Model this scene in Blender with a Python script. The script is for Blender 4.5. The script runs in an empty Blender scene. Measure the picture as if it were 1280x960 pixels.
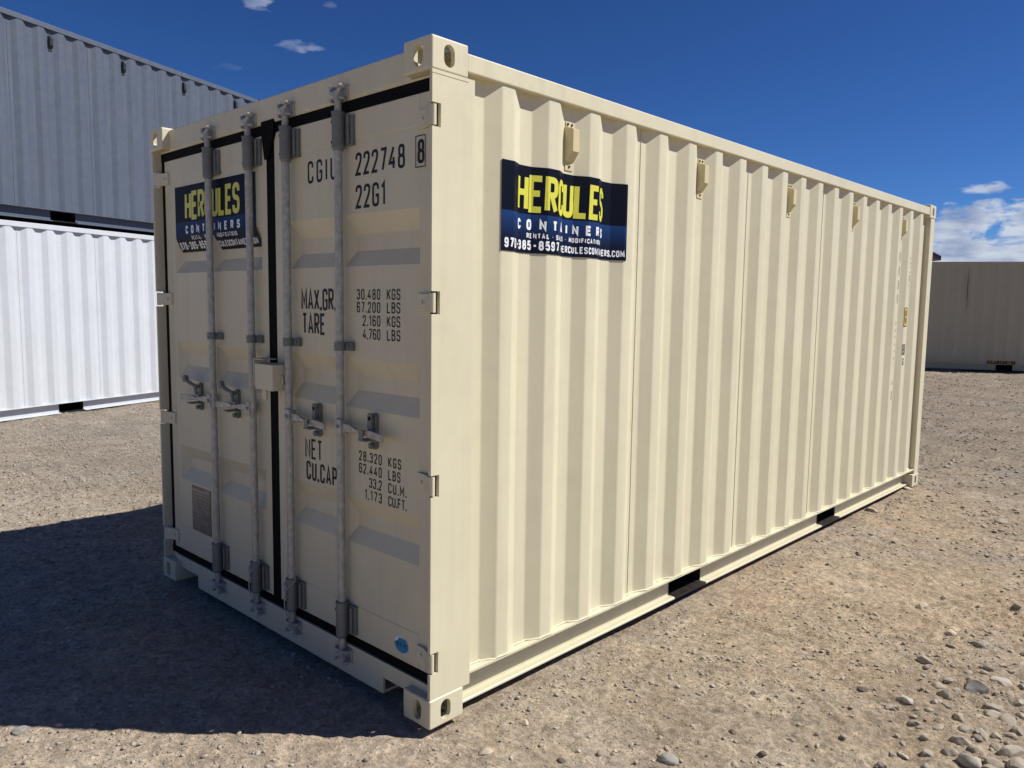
import bpy, bmesh, math, random
import numpy as np
from mathutils import Vector, Matrix
R = math.radians
C = bpy.context.scene.collection
scn = bpy.context.scene
random.seed(7); rng = np.random.default_rng(7)

# ------------------------------------------------------------------ camera
cam_d = bpy.data.cameras.new('camera'); cam = bpy.data.objects.new('camera', cam_d); C.objects.link(cam)
CAM = Vector((2.17899834, -1.87243198, 1.64423054))
yaw, pitch, roll, foc = 0.756524879, -0.101820911, 0.014413138, 974.742787
fw = Vector((-math.sin(yaw)*math.cos(pitch), math.cos(yaw)*math.cos(pitch), math.sin(pitch)))
rt = Vector((math.cos(yaw), math.sin(yaw), 0)); up = rt.cross(fw)
rt2 = rt*math.cos(roll)+up*math.sin(roll); up2 = up*math.cos(roll)-rt*math.sin(roll)
m = Matrix((rt2, up2, -fw)).transposed().to_4x4(); m.translation = CAM
cam.matrix_world = m
cam_d.sensor_width = 36; cam_d.lens = 36*foc/1280; cam_d.clip_start = .05; cam_d.clip_end = 3000
scn.camera = cam

# ------------------------------------------------------------------ light
KX, KY = .674, .597                       # shadow shift per metre of height
SUN_DIR = Vector((KX, KY, 1)).normalized()
SUN_EL = math.asin(SUN_DIR.z); SUN_AZ = math.atan2(KX, KY)
sd = bpy.data.lights.new('sun', 'SUN'); sun = bpy.data.objects.new('sun', sd); C.objects.link(sun)
sd.energy = 5.0; sd.angle = R(.53); sd.color = (1.0, .97, .915)
sun.rotation_euler = SUN_DIR.to_track_quat('Z', 'Y').to_euler()
scn.view_settings.view_transform = 'Standard'; scn.view_settings.look = 'None'
scn.view_settings.exposure = .28; scn.view_settings.gamma = 1
scn.view_settings.use_curve_mapping = False
try:
    scn.cycles.max_bounces = 8; scn.cycles.diffuse_bounces = 4
except Exception: pass

def px_dir(x, y):                          # a photo direction, for the few clouds
    return (fw + rt2*((x-640)/foc) + up2*((480-y)/foc)).normalized()

world = bpy.data.worlds.new("World"); scn.world = world; world.use_nodes = True
nt = world.node_tree; N = nt.nodes; Lk = nt.links; N.clear()
def node(t, **kw):
    n = N.new(t)
    for k, v in kw.items(): setattr(n, k, v)
    return n
out = node('ShaderNodeOutputWorld'); bg = node('ShaderNodeBackground'); Lk.new(bg.outputs[0], out.inputs[0])
bg.inputs[1].default_value = .050
sky = node('ShaderNodeTexSky', sky_type='NISHITA'); sky.sun_disc = False
sky.sun_elevation = SUN_EL; sky.sun_rotation = SUN_AZ; sky.altitude = 1600
sky.air_density = .9; sky.dust_density = .25; sky.ozone_density = 3.0
gm = node('ShaderNodeGamma'); gm.inputs[1].default_value = 1.22; Lk.new(sky.outputs[0], gm.inputs[0])
mulc = node('ShaderNodeMixRGB', blend_type='MULTIPLY'); mulc.inputs[0].default_value = 1
mulc.inputs[2].default_value = (.35, .59, .92, 1); Lk.new(gm.outputs[0], mulc.inputs[1])
tc = node('ShaderNodeTexCoord')
def wmath(op, a, b=None, c=None):
    n = node('ShaderNodeMath', operation=op)
    for i, v in enumerate((a, b, c)):
        if v is None: continue
        if isinstance(v, (int, float)): n.inputs[i].default_value = v
        else: Lk.new(v, n.inputs[i])
    return n.outputs[0]
sep = node('ShaderNodeSeparateXYZ'); Lk.new(tc.outputs['Generated'], sep.inputs[0])
mp = node('ShaderNodeMapping'); mp.inputs['Scale'].default_value = (9, 9, 21); Lk.new(tc.outputs['Generated'], mp.inputs[0])
cn = node('ShaderNodeTexNoise'); cn.inputs['Scale'].default_value = 2.5; cn.inputs['Detail'].default_value = 9; cn.inputs['Roughness'].default_value = .56
cn.inputs['Distortion'].default_value = .35
Lk.new(mp.outputs[0], cn.inputs['Vector'])
# a bank of cumulus low over the horizon, thinning with height
bank = wmath('SUBTRACT', .655, wmath('MULTIPLY', wmath('MAXIMUM', wmath('SUBTRACT', sep.outputs[2], .085), 0), 6.5))
cov = wmath('SMOOTH_MIN', wmath('MULTIPLY', wmath('MAXIMUM', wmath('ADD', wmath('SUBTRACT', cn.outputs[0], 1.0), bank), 0), 9), 1.0, .2)
# single wisps higher up
mp2 = node('ShaderNodeMapping'); mp2.inputs['Scale'].default_value = (26, 26, 75); Lk.new(tc.outputs['Generated'], mp2.inputs[0])
cn2 = node('ShaderNodeTexNoise'); cn2.inputs['Scale'].default_value = 2.0; cn2.inputs['Detail'].default_value = 7; Lk.new(mp2.outputs[0], cn2.inputs['Vector'])
tot = cov
for (x, y, w, h, s) in ((374, 58, 26, 6, .42), (323, 3, 15, 8, .5), (413, 6, 8, 4, .15), (1230, 235, 24, 6, .75), (285, 84, 16, 4, .06), (1250, 262, 34, 11, .95), (1272, 270, 26, 13, .9)):
    d = px_dir(x, y); hr = Vector((d.y, -d.x, 0)).normalized(); ur = hr.cross(d)
    def dot(v):
        n = node('ShaderNodeVectorMath', operation='DOT_PRODUCT'); Lk.new(tc.outputs['Generated'], n.inputs[0]); n.inputs[1].default_value = v; return n.outputs['Value']
    a = wmath('DIVIDE', dot(hr), w/foc); b = wmath('DIVIDE', dot(ur), h/foc)
    rr = wmath('ADD', wmath('MULTIPLY', a, a), wmath('MULTIPLY', b, b))
    rr = wmath('ADD', rr, wmath('MULTIPLY', wmath('SUBTRACT', cn2.outputs[0], .5), 4.2))
    f = wmath('MULTIPLY', wmath('MINIMUM', wmath('MAXIMUM', wmath('SUBTRACT', 1.0, rr), 0), 1.0), s)
    f = wmath('MULTIPLY', f, wmath('GREATER_THAN', dot(d), .5))
    tot = wmath('MAXIMUM', tot, f)
mp3 = node('ShaderNodeMapping'); mp3.inputs['Scale'].default_value = (15, 15, 44); mp3.inputs['Location'].default_value = (0, 0, -.55); Lk.new(tc.outputs['Generated'], mp3.inputs[0])
cn3 = node('ShaderNodeTexNoise'); cn3.inputs['Scale'].default_value = 1.6; cn3.inputs['Detail'].default_value = 5; Lk.new(mp3.outputs[0], cn3.inputs['Vector'])
cr = node('ShaderNodeValToRGB'); cr.color_ramp.elements[0].position = .36; cr.color_ramp.elements[0].color = (4.6, 5.8, 8.6, 1)
cr.color_ramp.elements[1].position = .64; cr.color_ramp.elements[1].color = (9.6, 10.6, 12.4, 1); Lk.new(cn3.outputs[0], cr.inputs[0])
mixc = node('ShaderNodeMixRGB'); Lk.new(tot, mixc.inputs[0]); Lk.new(mulc.outputs[0], mixc.inputs[1]); Lk.new(cr.outputs[0], mixc.inputs[2])
Lk.new(mixc.outputs[0], bg.inputs[0])

# ------------------------------------------------------------------ materials
def new_mat(name):
    m = bpy.data.materials.new(name); m.use_nodes = True
    return m, m.node_tree, m.node_tree.nodes['Principled BSDF']
def noise_node(nt, scale, detail=4, rough=.5, coord='Object'):
    t = nt.nodes.new('ShaderNodeTexCoord'); n = nt.nodes.new('ShaderNodeTexNoise')
    n.inputs['Scale'].default_value = scale; n.inputs['Detail'].default_value = detail; n.inputs['Roughness'].default_value = rough
    nt.links.new(t.outputs[coord], n.inputs['Vector']); return n
def ramp(nt, src, stops):
    r = nt.nodes.new('ShaderNodeValToRGB'); el = r.color_ramp.elements
    while len(el) < len(stops): el.new(.5)
    for e, (p, c) in zip(el, stops):
        e.position = p; e.color = tuple(c)+(1,) if len(c) == 3 else c
    nt.links.new(src, r.inputs[0]); return r.outputs[0]
def mixrgb(nt, f, a, b, mode='MIX'):
    n = nt.nodes.new('ShaderNodeMixRGB'); n.blend_type = mode
    for i, v in enumerate((f, a, b)):
        if isinstance(v, (int, float)): n.inputs[i].default_value = v
        elif isinstance(v, tuple): n.inputs[i].default_value = v if len(v) == 4 else v+(1,)
        else: nt.links.new(v, n.inputs[i])
    return n.outputs[0]
def bump(nt, src, strength, dist, prev=None):
    b = nt.nodes.new('ShaderNodeBump'); b.inputs['Strength'].default_value = strength; b.inputs['Distance'].default_value = dist
    nt.links.new(src, b.inputs['Height'])
    if prev is not None: nt.links.new(prev, b.inputs['Normal'])
    return b.outputs[0]
def sc(c, k): return tuple(min(1, x*k) for x in c)

def paint(name, col, rough=.42, spec=.35, wear=.5, dust=(.33, .27, .2), wear_col=(.16, .10, .06)):
    m, nt, b = new_mat(name)
    n1 = noise_node(nt, 1.7, 4, .6); n2 = noise_node(nt, 14, 5, .6); n3 = noise_node(nt, 60, 2, .5); n4 = noise_node(nt, 5, 5, .65)
    c = ramp(nt, n1.outputs[0], [(.3, sc(col, .955)), (.7, sc(col, 1.03))])
    c = mixrgb(nt, .10, c, ramp(nt, n2.outputs[0], [(.35, sc(col, .85)), (.65, sc(col, 1.08))]))
    # thin dust film in blotches
    c = mixrgb(nt, ramp(nt, n4.outputs[0], [(.52, (0, 0, 0)), (.78, (.22*wear,)*3)]), c, dust)
    # dust kicked up on the lowest half metre
    g = nt.nodes.new('ShaderNodeNewGeometry'); s = nt.nodes.new('ShaderNodeSeparateXYZ'); nt.links.new(g.outputs['Position'], s.inputs[0])
    mr = nt.nodes.new('ShaderNodeMapRange'); mr.inputs[1].default_value = 0; mr.inputs[2].default_value = .4; mr.inputs[3].default_value = .2*wear; mr.inputs[4].default_value = 0
    nt.links.new(s.outputs[2], mr.inputs[0])
    c = mixrgb(nt, mixrgb(nt, 1.0, mr.outputs[0], ramp(nt, n2.outputs[0], [(.3, (.3,)*3), (.7, (1,)*3)]), 'MULTIPLY'), c, dust)
    tcs = nt.nodes.new('ShaderNodeTexCoord'); mps = nt.nodes.new('ShaderNodeMapping'); mps.inputs['Scale'].default_value = (11, 11, .55); nt.links.new(tcs.outputs['Object'], mps.inputs[0])
    ns = nt.nodes.new('ShaderNodeTexNoise'); ns.inputs['Scale'].default_value = 1.6; ns.inputs['Detail'].default_value = 6; nt.links.new(mps.outputs[0], ns.inputs['Vector'])
    c = mixrgb(nt, ramp(nt, ns.outputs[0], [(.50, (0, 0, 0)), (.75, (.30*wear,)*3)]), c, sc(dust, 1.15))
    # chips
    n5 = noise_node(nt, 46, 2, .5); n6 = noise_node(nt, 2.3, 3, .6)
    chip = mixrgb(nt, 1.0, ramp(nt, n5.outputs[0], [(.745, (0, 0, 0)), (.765, (1, 1, 1))]), ramp(nt, n6.outputs[0], [(.5, (0, 0, 0)), (.6, (.8*wear,)*3)]), 'MULTIPLY')
    c = mixrgb(nt, chip, c, wear_col)
    nt.links.new(c, b.inputs['Base Color'])
    rr = ramp(nt, n2.outputs[0], [(.3, (rough-.07,)*3), (.7, (rough+.1,)*3)]); nt.links.new(rr, b.inputs['Roughness'])
    b.inputs['Specular IOR Level'].default_value = spec
    nlow = noise_node(nt, 2.6, 2, .4); nb = bump(nt, nlow.outputs[0], .30, .010); nb = bump(nt, n4.outputs[0], .25, .003, nb); nb = bump(nt, n3.outputs[0], .12, .0006, nb)
    nt.links.new(nb, b.inputs['Normal'])
    return m
CREAM = (.615, .57, .405)
M = {}
M['cream'] = paint('cream_paint', CREAM)
M['vent'] = paint('vent_plastic', (.60, .52, .30), wear=.3)
M['white'] = paint('white_paint', (.54, .565, .60), wear=.45)
M['grey'] = paint('grey_paint', (.088, .106, .142), wear=.22, dust=(.3, .29, .28), wear_col=(.5, .5, .5))
M['greyvent'] = paint('grey_vent', (.02, .024, .032), wear=.3)
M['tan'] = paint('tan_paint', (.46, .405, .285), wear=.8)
M['blackpaint'] = paint('black_paint', (.006, .006, .007), rough=.5, wear=.25)
def simple(name, col, rough=.5, metal=0, vs=25, va=.12, bs=.1, bd=.001, spec=.5):
    m, nt, b = new_mat(name); n = noise_node(nt, vs, 5, .6)
    nt.links.new(ramp(nt, n.outputs[0], [(.3, sc(col, 1-va)), (.7, sc(col, 1+va))]), b.inputs['Base Color'])
    b.inputs['Roughness'].default_value = rough; b.inputs['Metallic'].default_value = metal; b.inputs['Specular IOR Level'].default_value = spec
    nt.links.new(bump(nt, n.outputs[0], bs, bd), b.inputs['Normal']); return m
M['rubber'] = simple('black_rubber', (.0055, .0055, .006), .75, spec=.08)
M['black_lettering'] = simple('black_lettering', (.012, .012, .013), .5, spec=.3)
M['bracket'] = simple('grey_bracket', (.16, .17, .155), .5, .1, 30, .12)
def galv():
    m, nt, b = new_mat('galvanised_steel'); n = noise_node(nt, 38, 5, .65); v = noise_node(nt, 9, 4, .6)
    c = ramp(nt, n.outputs[0], [(.3, (.27, .27, .245)), (.5, (.38, .375, .34)), (.7, (.50, .49, .45))])
    c = mixrgb(nt, ramp(nt, v.outputs[0], [(.55, (0, 0, 0)), (.75, (.35,)*3)]), c, (.30, .25, .19))
    nt.links.new(c, b.inputs['Base Color']); b.inputs['Metallic'].default_value = .2; b.inputs['Roughness'].default_value = .45
    nt.links.new(bump(nt, n.outputs[0], .25, .001), b.inputs['Normal']); return m
M['galv'] = galv()
M['floorboard'] = simple('floor_plywood', (.16, .10, .06), .7)
M['dark_under'] = simple('underframe_paint', (.08, .07, .06), .8)
M['yellow'] = simple('sign_yellow', (.62, .60, .055), .4, va=.03)
M['signwhite'] = simple('sign_white', (.78, .80, .82), .4, va=.03)
M['label_yellow'] = simple('label_yellow', (.62, .42, .06), .5, va=.08)
M['label_orange'] = simple('label_orange', (.75, .34, .03), .5, va=.08)
M['ofblue'] = simple('sticker_blue', (.03, .22, .42), .4, va=.05)
M['plate'] = simple('plate_metal', (.17, .165, .16), .42, .55, 18, .35)
M['platelite'] = simple('plate_bright', (.34, .29, .25), .4, .5)
M['shedroof'] = simple('dark_roof_metal', (.035, .045, .05), .5)
M['shedwall'] = simple('shed_wall', (.35, .33, .30), .7)
def signbg():
    m, nt, b = new_mat('sign_print'); t = nt.nodes.new('ShaderNodeTexCoord'); s = nt.nodes.new('ShaderNodeSeparateXYZ')
    nt.links.new(t.outputs['Generated'], s.inputs[0])
    c = ramp(nt, s.outputs[2], [(0, (.004, .006, .015)), (.18, (.006, .012, .035)), (.445, (.012, .040, .14)), (.455, (.003, .005, .012)), (1, (.004, .006, .013))])
    nt.links.new(c, b.inputs['Base Color']); b.inputs['Roughness'].default_value = .45; b.inputs['Specular IOR Level'].default_value = .08
    return m
M['signbg'] = signbg()
def stone_mat(name, stops, rand='obj'):
    m, nt, b = new_mat(name)
    if rand == 'obj':
        o = nt.nodes.new('ShaderNodeObjectInfo'); src = o.outputs['Random']
    else:
        o = nt.nodes.new('ShaderNodeNewGeometry'); src = o.outputs['Random Per Island']
    c = ramp(nt, src, stops); n = noise_node(nt, 55, 5, .65); n2 = noise_node(nt, 14, 4, .6)
    c = mixrgb(nt, 1, c, ramp(nt, n.outputs[0], [(.3, (.62,)*3), (.7, (1.0,)*3)]), 'MULTIPLY')
    c = mixrgb(nt, ramp(nt, n2.outputs[0], [(.45, (0, 0, 0)), (.7, (.6,)*3)]), c, (.34, .28, .20))
    nt.links.new(c, b.inputs['Base Color']); b.inputs['Roughness'].default_value = .85; b.inputs['Specular IOR Level'].default_value = .25
    nt.links.new(bump(nt, n.outputs[0], .4, .002), b.inputs['Normal']); return m
ST = [(0, (.46, .39, .30)), (.3, (.40, .34, .26)), (.5, (.52, .45, .36)), (.7, (.34, .30, .25)), (.86, (.27, .23, .19)), (.95, (.60, .54, .46)), (1, (.15, .12, .10))]
M['stone'] = stone_mat('stone', ST)
M['pebble'] = stone_mat('pebble', ST, 'isl')
M['stone_grey'] = simple('grey_blue_stone', (.27, .255, .222), .8, 0, 30, .15, .3, .002, .25)
M['stone_brown'] = simple('dark_brown_stone', (.12, .088, .07), .8, 0, 30, .2, .4, .002, .25)
M['stone_pale'] = simple('pale_tan_stone', (.46, .38, .28), .85, 0, 30, .12, .3, .002, .25)
def ground_mat():
    m, nt, b = new_mat('dirt')
    big = noise_node(nt, .33, 5, .6); mid = noise_node(nt, 1.9, 6, .65); fine = noise_node(nt, 17, 8, .72); grit = noise_node(nt, 130, 4, .7)
    c = ramp(nt, mid.outputs[0], [(.28, (.262, .208, .150)), (.5, (.385, .313, .228)), (.72, (.50, .415, .31))])
    c = mixrgb(nt, ramp(nt, big.outputs[0], [(.42, (0, 0, 0)), (.6, (.8,)*3)]), c, (.42, .305, .205))   # redder dirt
    big2 = noise_node(nt, .55, 4, .6); big2.inputs['Distortion'].default_value = 1.5
    c = mixrgb(nt, ramp(nt, big2.outputs[0], [(.50, (0, 0, 0)), (.64, (.75,)*3)]), c, (.285, .25, .205))   # greyer gravelly dirt
    gp = nt.nodes.new('ShaderNodeNewGeometry'); sp_ = nt.nodes.new('ShaderNodeSeparateXYZ'); nt.links.new(gp.outputs['Position'], sp_.inputs[0])
    def mrange(src, a, b_, lo, hi):
        n = nt.nodes.new('ShaderNodeMapRange'); n.inputs[1].default_value = a; n.inputs[2].default_value = b_; n.inputs[3].default_value = lo; n.inputs[4].default_value = hi
        nt.links.new(src, n.inputs[0]); return n.outputs[0]
    c = mixrgb(nt, mrange(sp_.outputs[0], -3.2, -5.5, 0, .8), c, ramp(nt, mid.outputs[0], [(.3, (.185, .162, .132)), (.7, (.31, .275, .23))]))     # grey gravel strip between the containers
    c = mixrgb(nt, mrange(sp_.outputs[1], 3.5, 8.5, 0, .72), c, ramp(nt, mid.outputs[0], [(.3, (.150, .124, .096)), (.7, (.265, .222, .172))]))      # darker gravel of the far yard
    c = mixrgb(nt, mrange(sp_.outputs[1], .9, -.9, 0, .75), c, ramp(nt, mid.outputs[0], [(.3, (.42, .34, .255)), (.7, (.56, .465, .36))]))        # paler dry dirt nearest
    g2 = noise_node(nt, 44, 5, .75)
    c = mixrgb(nt, .75, c, mixrgb(nt, 1, c, ramp(nt, g2.outputs[0], [(.33, (.52,)*3), (.5, (1.0,)*3), (.66, (1.5,)*3)]), 'MULTIPLY'))
    c = mixrgb(nt, .7, c, mixrgb(nt, 1, c, ramp(nt, fine.outputs[0], [(.28, (.42,)*3), (.5, (1.0,)*3), (.70, (1.55, 1.53, 1.48))]), 'MULTIPLY'))
    v = nt.nodes.new('ShaderNodeTexVoronoi'); v.inputs['Scale'].default_value = 62; t = nt.nodes.new('ShaderNodeTexCoord'); nt.links.new(t.outputs['Object'], v.inputs['Vector'])
    # small chips of stone bedded in the dirt
    vm = ramp(nt, v.outputs['Distance'], [(.20, (1, 1, 1)), (.30, (0, 0, 0))])
    sel = nt.nodes.new('ShaderNodeSeparateColor'); nt.links.new(v.outputs['Color'], sel.inputs[0])
    msk = mixrgb(nt, 1, vm, ramp(nt, sel.outputs[0], [(.62, (0, 0, 0)), (.66, (1, 1, 1))]), 'MULTIPLY')
    chipc = ramp(nt, sel.outputs[1], [(0, (.15, .13, .11)), (.5, (.33, .285, .225)), (1, (.56, .50, .42))])
    c = mixrgb(nt, msk, c, chipc)
    nt.links.new(c, b.inputs['Base Color']); b.inputs['Roughness'].default_value = .95; b.inputs['Specular IOR Level'].default_value = .12
    crack = nt.nodes.new('ShaderNodeTexVoronoi'); crack.feature = 'DISTANCE_TO_EDGE'; crack.inputs['Scale'].default_value = 7
    w = nt.nodes.new('ShaderNodeVectorMath'); w.operation = 'ADD'; wn = noise_node(nt, 5, 4, .6); ws = nt.nodes.new('ShaderNodeVectorMath'); ws.operation = 'SCALE'; ws.inputs['Scale'].default_value = .35
    nt.links.new(wn.outputs['Color'], ws.inputs[0]); nt.links.new(ws.outputs[0], w.inputs[0]); nt.links.new(t.outputs['Object'], w.inputs[1]); nt.links.new(w.outputs[0], crack.inputs['Vector'])
    ck = ramp(nt, crack.outputs['Distance'], [(0, (0, 0, 0)), (.018, (1, 1, 1))])
    nb = bump(nt, ck, .22, .006)
    nb = bump(nt, fine.outputs[0], .9, .032, nb); nb = bump(nt, msk, .8, .006, nb); nb = bump(nt, grit.outputs[0], .8, .006, nb)
    nt.links.new(nb, b.inputs['Normal']); return m
M['dirt'] = ground_mat()

# ------------------------------------------------------------------ mesh helper
class MB:
    def __init__(s): s.v = []; s.f = []; s.sm = []
    def add(s, vs, fs, smooth=False):
        o = len(s.v); s.v += [tuple(v) for v in vs]; s.f += [tuple(i+o for i in f) for f in fs]; s.sm += [smooth]*len(fs)
    def box(s, x0, x1, y0, y1, z0, z1):
        s.add([(x0,y0,z0),(x1,y0,z0),(x1,y1,z0),(x0,y1,z0),(x0,y0,z1),(x1,y0,z1),(x1,y1,z1),(x0,y1,z1)],
              [(0,3,2,1),(4,5,6,7),(0,1,5,4),(1,2,6,5),(2,3,7,6),(3,0,4,7)])
    def prism(s, poly, z0, z1, axis='z'):
        # poly CCW seen from +axis
        n = len(poly)
        def P(a, b, c): return {'z': (a, b, c), 'y': (a, c, b), 'x': (c, a, b)}[axis]
        vs = [P(a, b, z0) for a, b in poly]+[P(a, b, z1) for a, b in poly]
        fs = [tuple(range(n-1, -1, -1)), tuple(range(n, 2*n))]+[(i, (i+1) % n, (i+1) % n+n, i+n) for i in range(n)]
        if axis == 'y': fs = [tuple(reversed(f)) for f in fs]
        s.add(vs, fs)
    def tube(s, pts, r, n=12, caps=True):
        pts = [Vector(p) for p in pts]; k = len(pts); rs = r if isinstance(r, (list, tuple)) else [r]*k
        vs = []; u = None
        for i, p in enumerate(pts):
            d = (pts[min(i+1, k-1)]-pts[max(i-1, 0)]).normalized()
            if u is None: u = d.orthogonal().normalized()
            else: u = (u-d*u.dot(d)).normalized()
            w = d.cross(u)
            for j in range(n):
                a = 2*math.pi*j/n; vs.append(p+(u*math.cos(a)+w*math.sin(a))*rs[i])
        fs = [(i*n+j, i*n+(j+1) % n, (i+1)*n+(j+1) % n, (i+1)*n+j) for i in range(k-1) for j in range(n)]
        s.add(vs, fs, True)
        if caps:
            s.add([v for v in vs[:n]], [tuple(range(n-1, -1, -1))]); s.add([v for v in vs[-n:]], [tuple(range(n))])
    def build(s, name, mat, parent=None, bevel=0, off=(0, 0, 0), mirror=None, smooth=None):
        me = bpy.data.meshes.new(name)
        v = np.array(s.v, float); f = s.f
        if mirror is not None:         # (axis, plane) list
            flip = 0
            for ax, c in mirror: v[:, ax] = 2*c-v[:, ax]; flip += 1
            if flip % 2: f = [tuple(reversed(q)) for q in f]
        v = v-np.array(off)
        me.from_pydata(v.tolist(), [], f); me.polygons.foreach_set('use_smooth', s.sm if smooth is None else [smooth]*len(f)); me.update()
        me.materials.append(M[mat] if isinstance(mat, str) else mat)
        o = bpy.data.objects.new(name, me); C.objects.link(o)
        if parent: o.parent = parent
        if bevel:
            b = o.modifiers.new('bevel', 'BEVEL'); b.width = bevel; b.segments = 2; b.limit_method = 'ANGLE'; b.angle_limit = R(35); b.harden_normals = False
        return o
def tag(o, label=None, cat=None, group=None, kind=None):
    if label: o['label'] = label
    if cat: o['category'] = cat
    if group: o['group'] = group
    if kind: o['kind'] = kind
    return o
def empty(name, loc=(0, 0, 0), rz=0):
    o = bpy.data.objects.new(name, None); C.objects.link(o); o.location = loc; o.rotation_euler = (0, 0, rz); o.empty_display_size = .2; return o

# ------------------------------------------------------------------ stroke lettering
G = {  # polylines in a unit box; third value 0 = sharp corner
 'C': (.62, [[(1,.72),(1,1),(0,1),(0,0),(1,0),(1,.28)]]),
 'G': (.62, [[(1,.74),(1,1),(0,1),(0,0),(1,0),(1,.46,0),(.5,.46)]]),
 'I': (.0, [[(.5,0),(.5,1)]]),
 'U': (.62, [[(0,1),(0,0),(1,0),(1,1)]]),
 '2': (.60, [[(0,.74),(0,1),(1,1),(1,.66),(0,.0,0),(1,0)]]),
 '7': (.60, [[(0,1),(1,1,0),(.35,0)]]),
 '4': (.66, [[(1,.26),(0,.26,0),(.72,1)],[(.74,.52),(.74,0)]]),
 '8': (.60, [[(.5,.53),(.06,.53),(.06,1),(.94,1),(.94,.53),(.5,.53)],[(.5,.53),(0,.53),(0,0),(1,0),(1,.53),(.5,.53)]]),
 '1': (.34, [[(0,.80),(.8,1,0),(.8,0)]]),
 '6': (.60, [[(1,.78),(1,1),(0,1),(0,0),(1,0),(1,.56),(0,.56)]]),
 '0': (.60, [[(.5,1),(0,1),(0,0),(1,0),(1,1),(.5,1)]]),
 '3': (.60, [[(0,.78),(0,1),(1,1),(1,.54),(.4,.54)],[(.4,.54),(1,.54),(1,0),(0,0),(0,.22)]]),
 '5': (.60, [[(.95,1),(.06,1,0),(0,.56,0),(1,.60),(1,0),(0,0),(0,.22)]]),
 '9': (.60, [[(0,.22),(0,0),(1,0),(1,1),(0,1),(0,.44),(1,.44)]]),
 'M': (.82, [[(0,0),(0,1,0),(.5,.3,0),(1,1,0),(1,0)]]),
 'A': (.72, [[(0,0),(.5,1,0),(1,0)],[(.17,.27),(.83,.27)]]),
 'X': (.70, [[(0,0),(1,1)],[(0,1),(1,0)]]),
 'R': (.64, [[(0,0),(0,1,0),(1,1),(1,.5),(0,.5,0)],[(.45,.5),(1,0)]]),
 'T': (.62, [[(0,1),(1,1)],[(.5,1),(.5,0)]]),
 'E': (.62, [[(1,1),(0,1,0),(0,0,0),(1,0)],[(0,.52),(.85,.52)]]),
 'K': (.66, [[(0,0),(0,1)],[(1,1),(0,.38)],[(.3,.55),(1,0)]]),
 'S': (.62, [[(1,.76),(1,1),(0,1),(0,.54),(1,.50),(1,0),(0,0),(0,.24)]]),
 'L': (.60, [[(0,1),(0,0,0),(1,0)]]),
 'B': (.62, [[(0,.53),(0,1,0),(.92,1),(.92,.53),(0,.53)],[(0,.53),(0,0,0),(1,0),(1,.53),(0,.53)]]),
 'N': (.68, [[(0,0),(0,1,0),(1,0,0),(1,1)]]),
 'P': (.62, [[(0,0),(0,1,0),(1,1),(1,.46),(0,.46)]]),
 'F': (.54, [[(0,0),(0,1,0),(1,1)],[(0,.52),(.85,.52)]]),
 'H': (.66, [[(0,0),(0,1)],[(1,0),(1,1)],[(0,.52),(1,.52)]]),
 'O': (.62, [[(.5,1),(0,1),(0,0),(1,0),(1,1),(.5,1)]]),
 'D': (.62, [[(0,.5),(0,1,0),(1,1),(1,0),(0,0,0),(0,.5)]]),
 'Y': (.68, [[(0,1),(.5,.45,0),(1,1)],[(.5,.45),(.5,0)]]),
 'V': (.68, [[(0,1),(.5,0,0),(1,1)]]),
 '-': (.42, [[(0,.46),(1,.46)]]),
 '.': (.0, [[(.5,0),(.5,.02)]]),
 '*': (.0, [[(.5,.42),(.5,.52)]]),
}
def rounded(pts, r):
    P = [Vector(p[:2]) for p in pts]; sharp = [len(p) > 2 for p in pts]; o = [P[0]]
    for i in range(1, len(P)-1):
        a, b, c = P[i-1], P[i], P[i+1]
        if sharp[i]: o.append(b); continue
        la, lc = (a-b).length, (c-b).length
        q = min(r, la*.5 if i > 1 else la, lc*.5 if i < len(P)-2 else lc)
        s, e = b+(a-b)/la*q, b+(c-b)/lc*q
        for k in range(6):
            t = k/5; o.append(s*(1-t)**2+b*2*t*(1-t)+e*t*t)
    o.append(P[-1]); res = [o[0]]
    for p in o[1:]:
        if (p-res[-1]).length > 1e-5: res.append(p)
    return res
def ribbon(pts, w):
    n = len(pts); Lf = []; Rt = []; closed = (pts[0]-pts[-1]).length < 1e-5
    for i, p in enumerate(pts):
        if closed and i in (0, n-1): d0 = (pts[-1]-pts[-2]).normalized(); d1 = (pts[1]-pts[0]).normalized()
        else:
            d0 = (p-pts[i-1]).normalized() if i else None; d1 = (pts[i+1]-p).normalized() if i < n-1 else None
        if d0 is None: d0 = d1
        if d1 is None: d1 = d0
        n0 = Vector((-d0.y, d0.x)); n1 = Vector((-d1.y, d1.x)); mm = n0+n1
        if mm.length < .2: mm = n1.copy()
        mm.normalize(); k = min(1/max(mm.dot(n1), .35), 2.2)
        Lf.append(p+mm*(w/2*k)); Rt.append(p-mm*(w/2*k))
    return Lf, Rt
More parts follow.
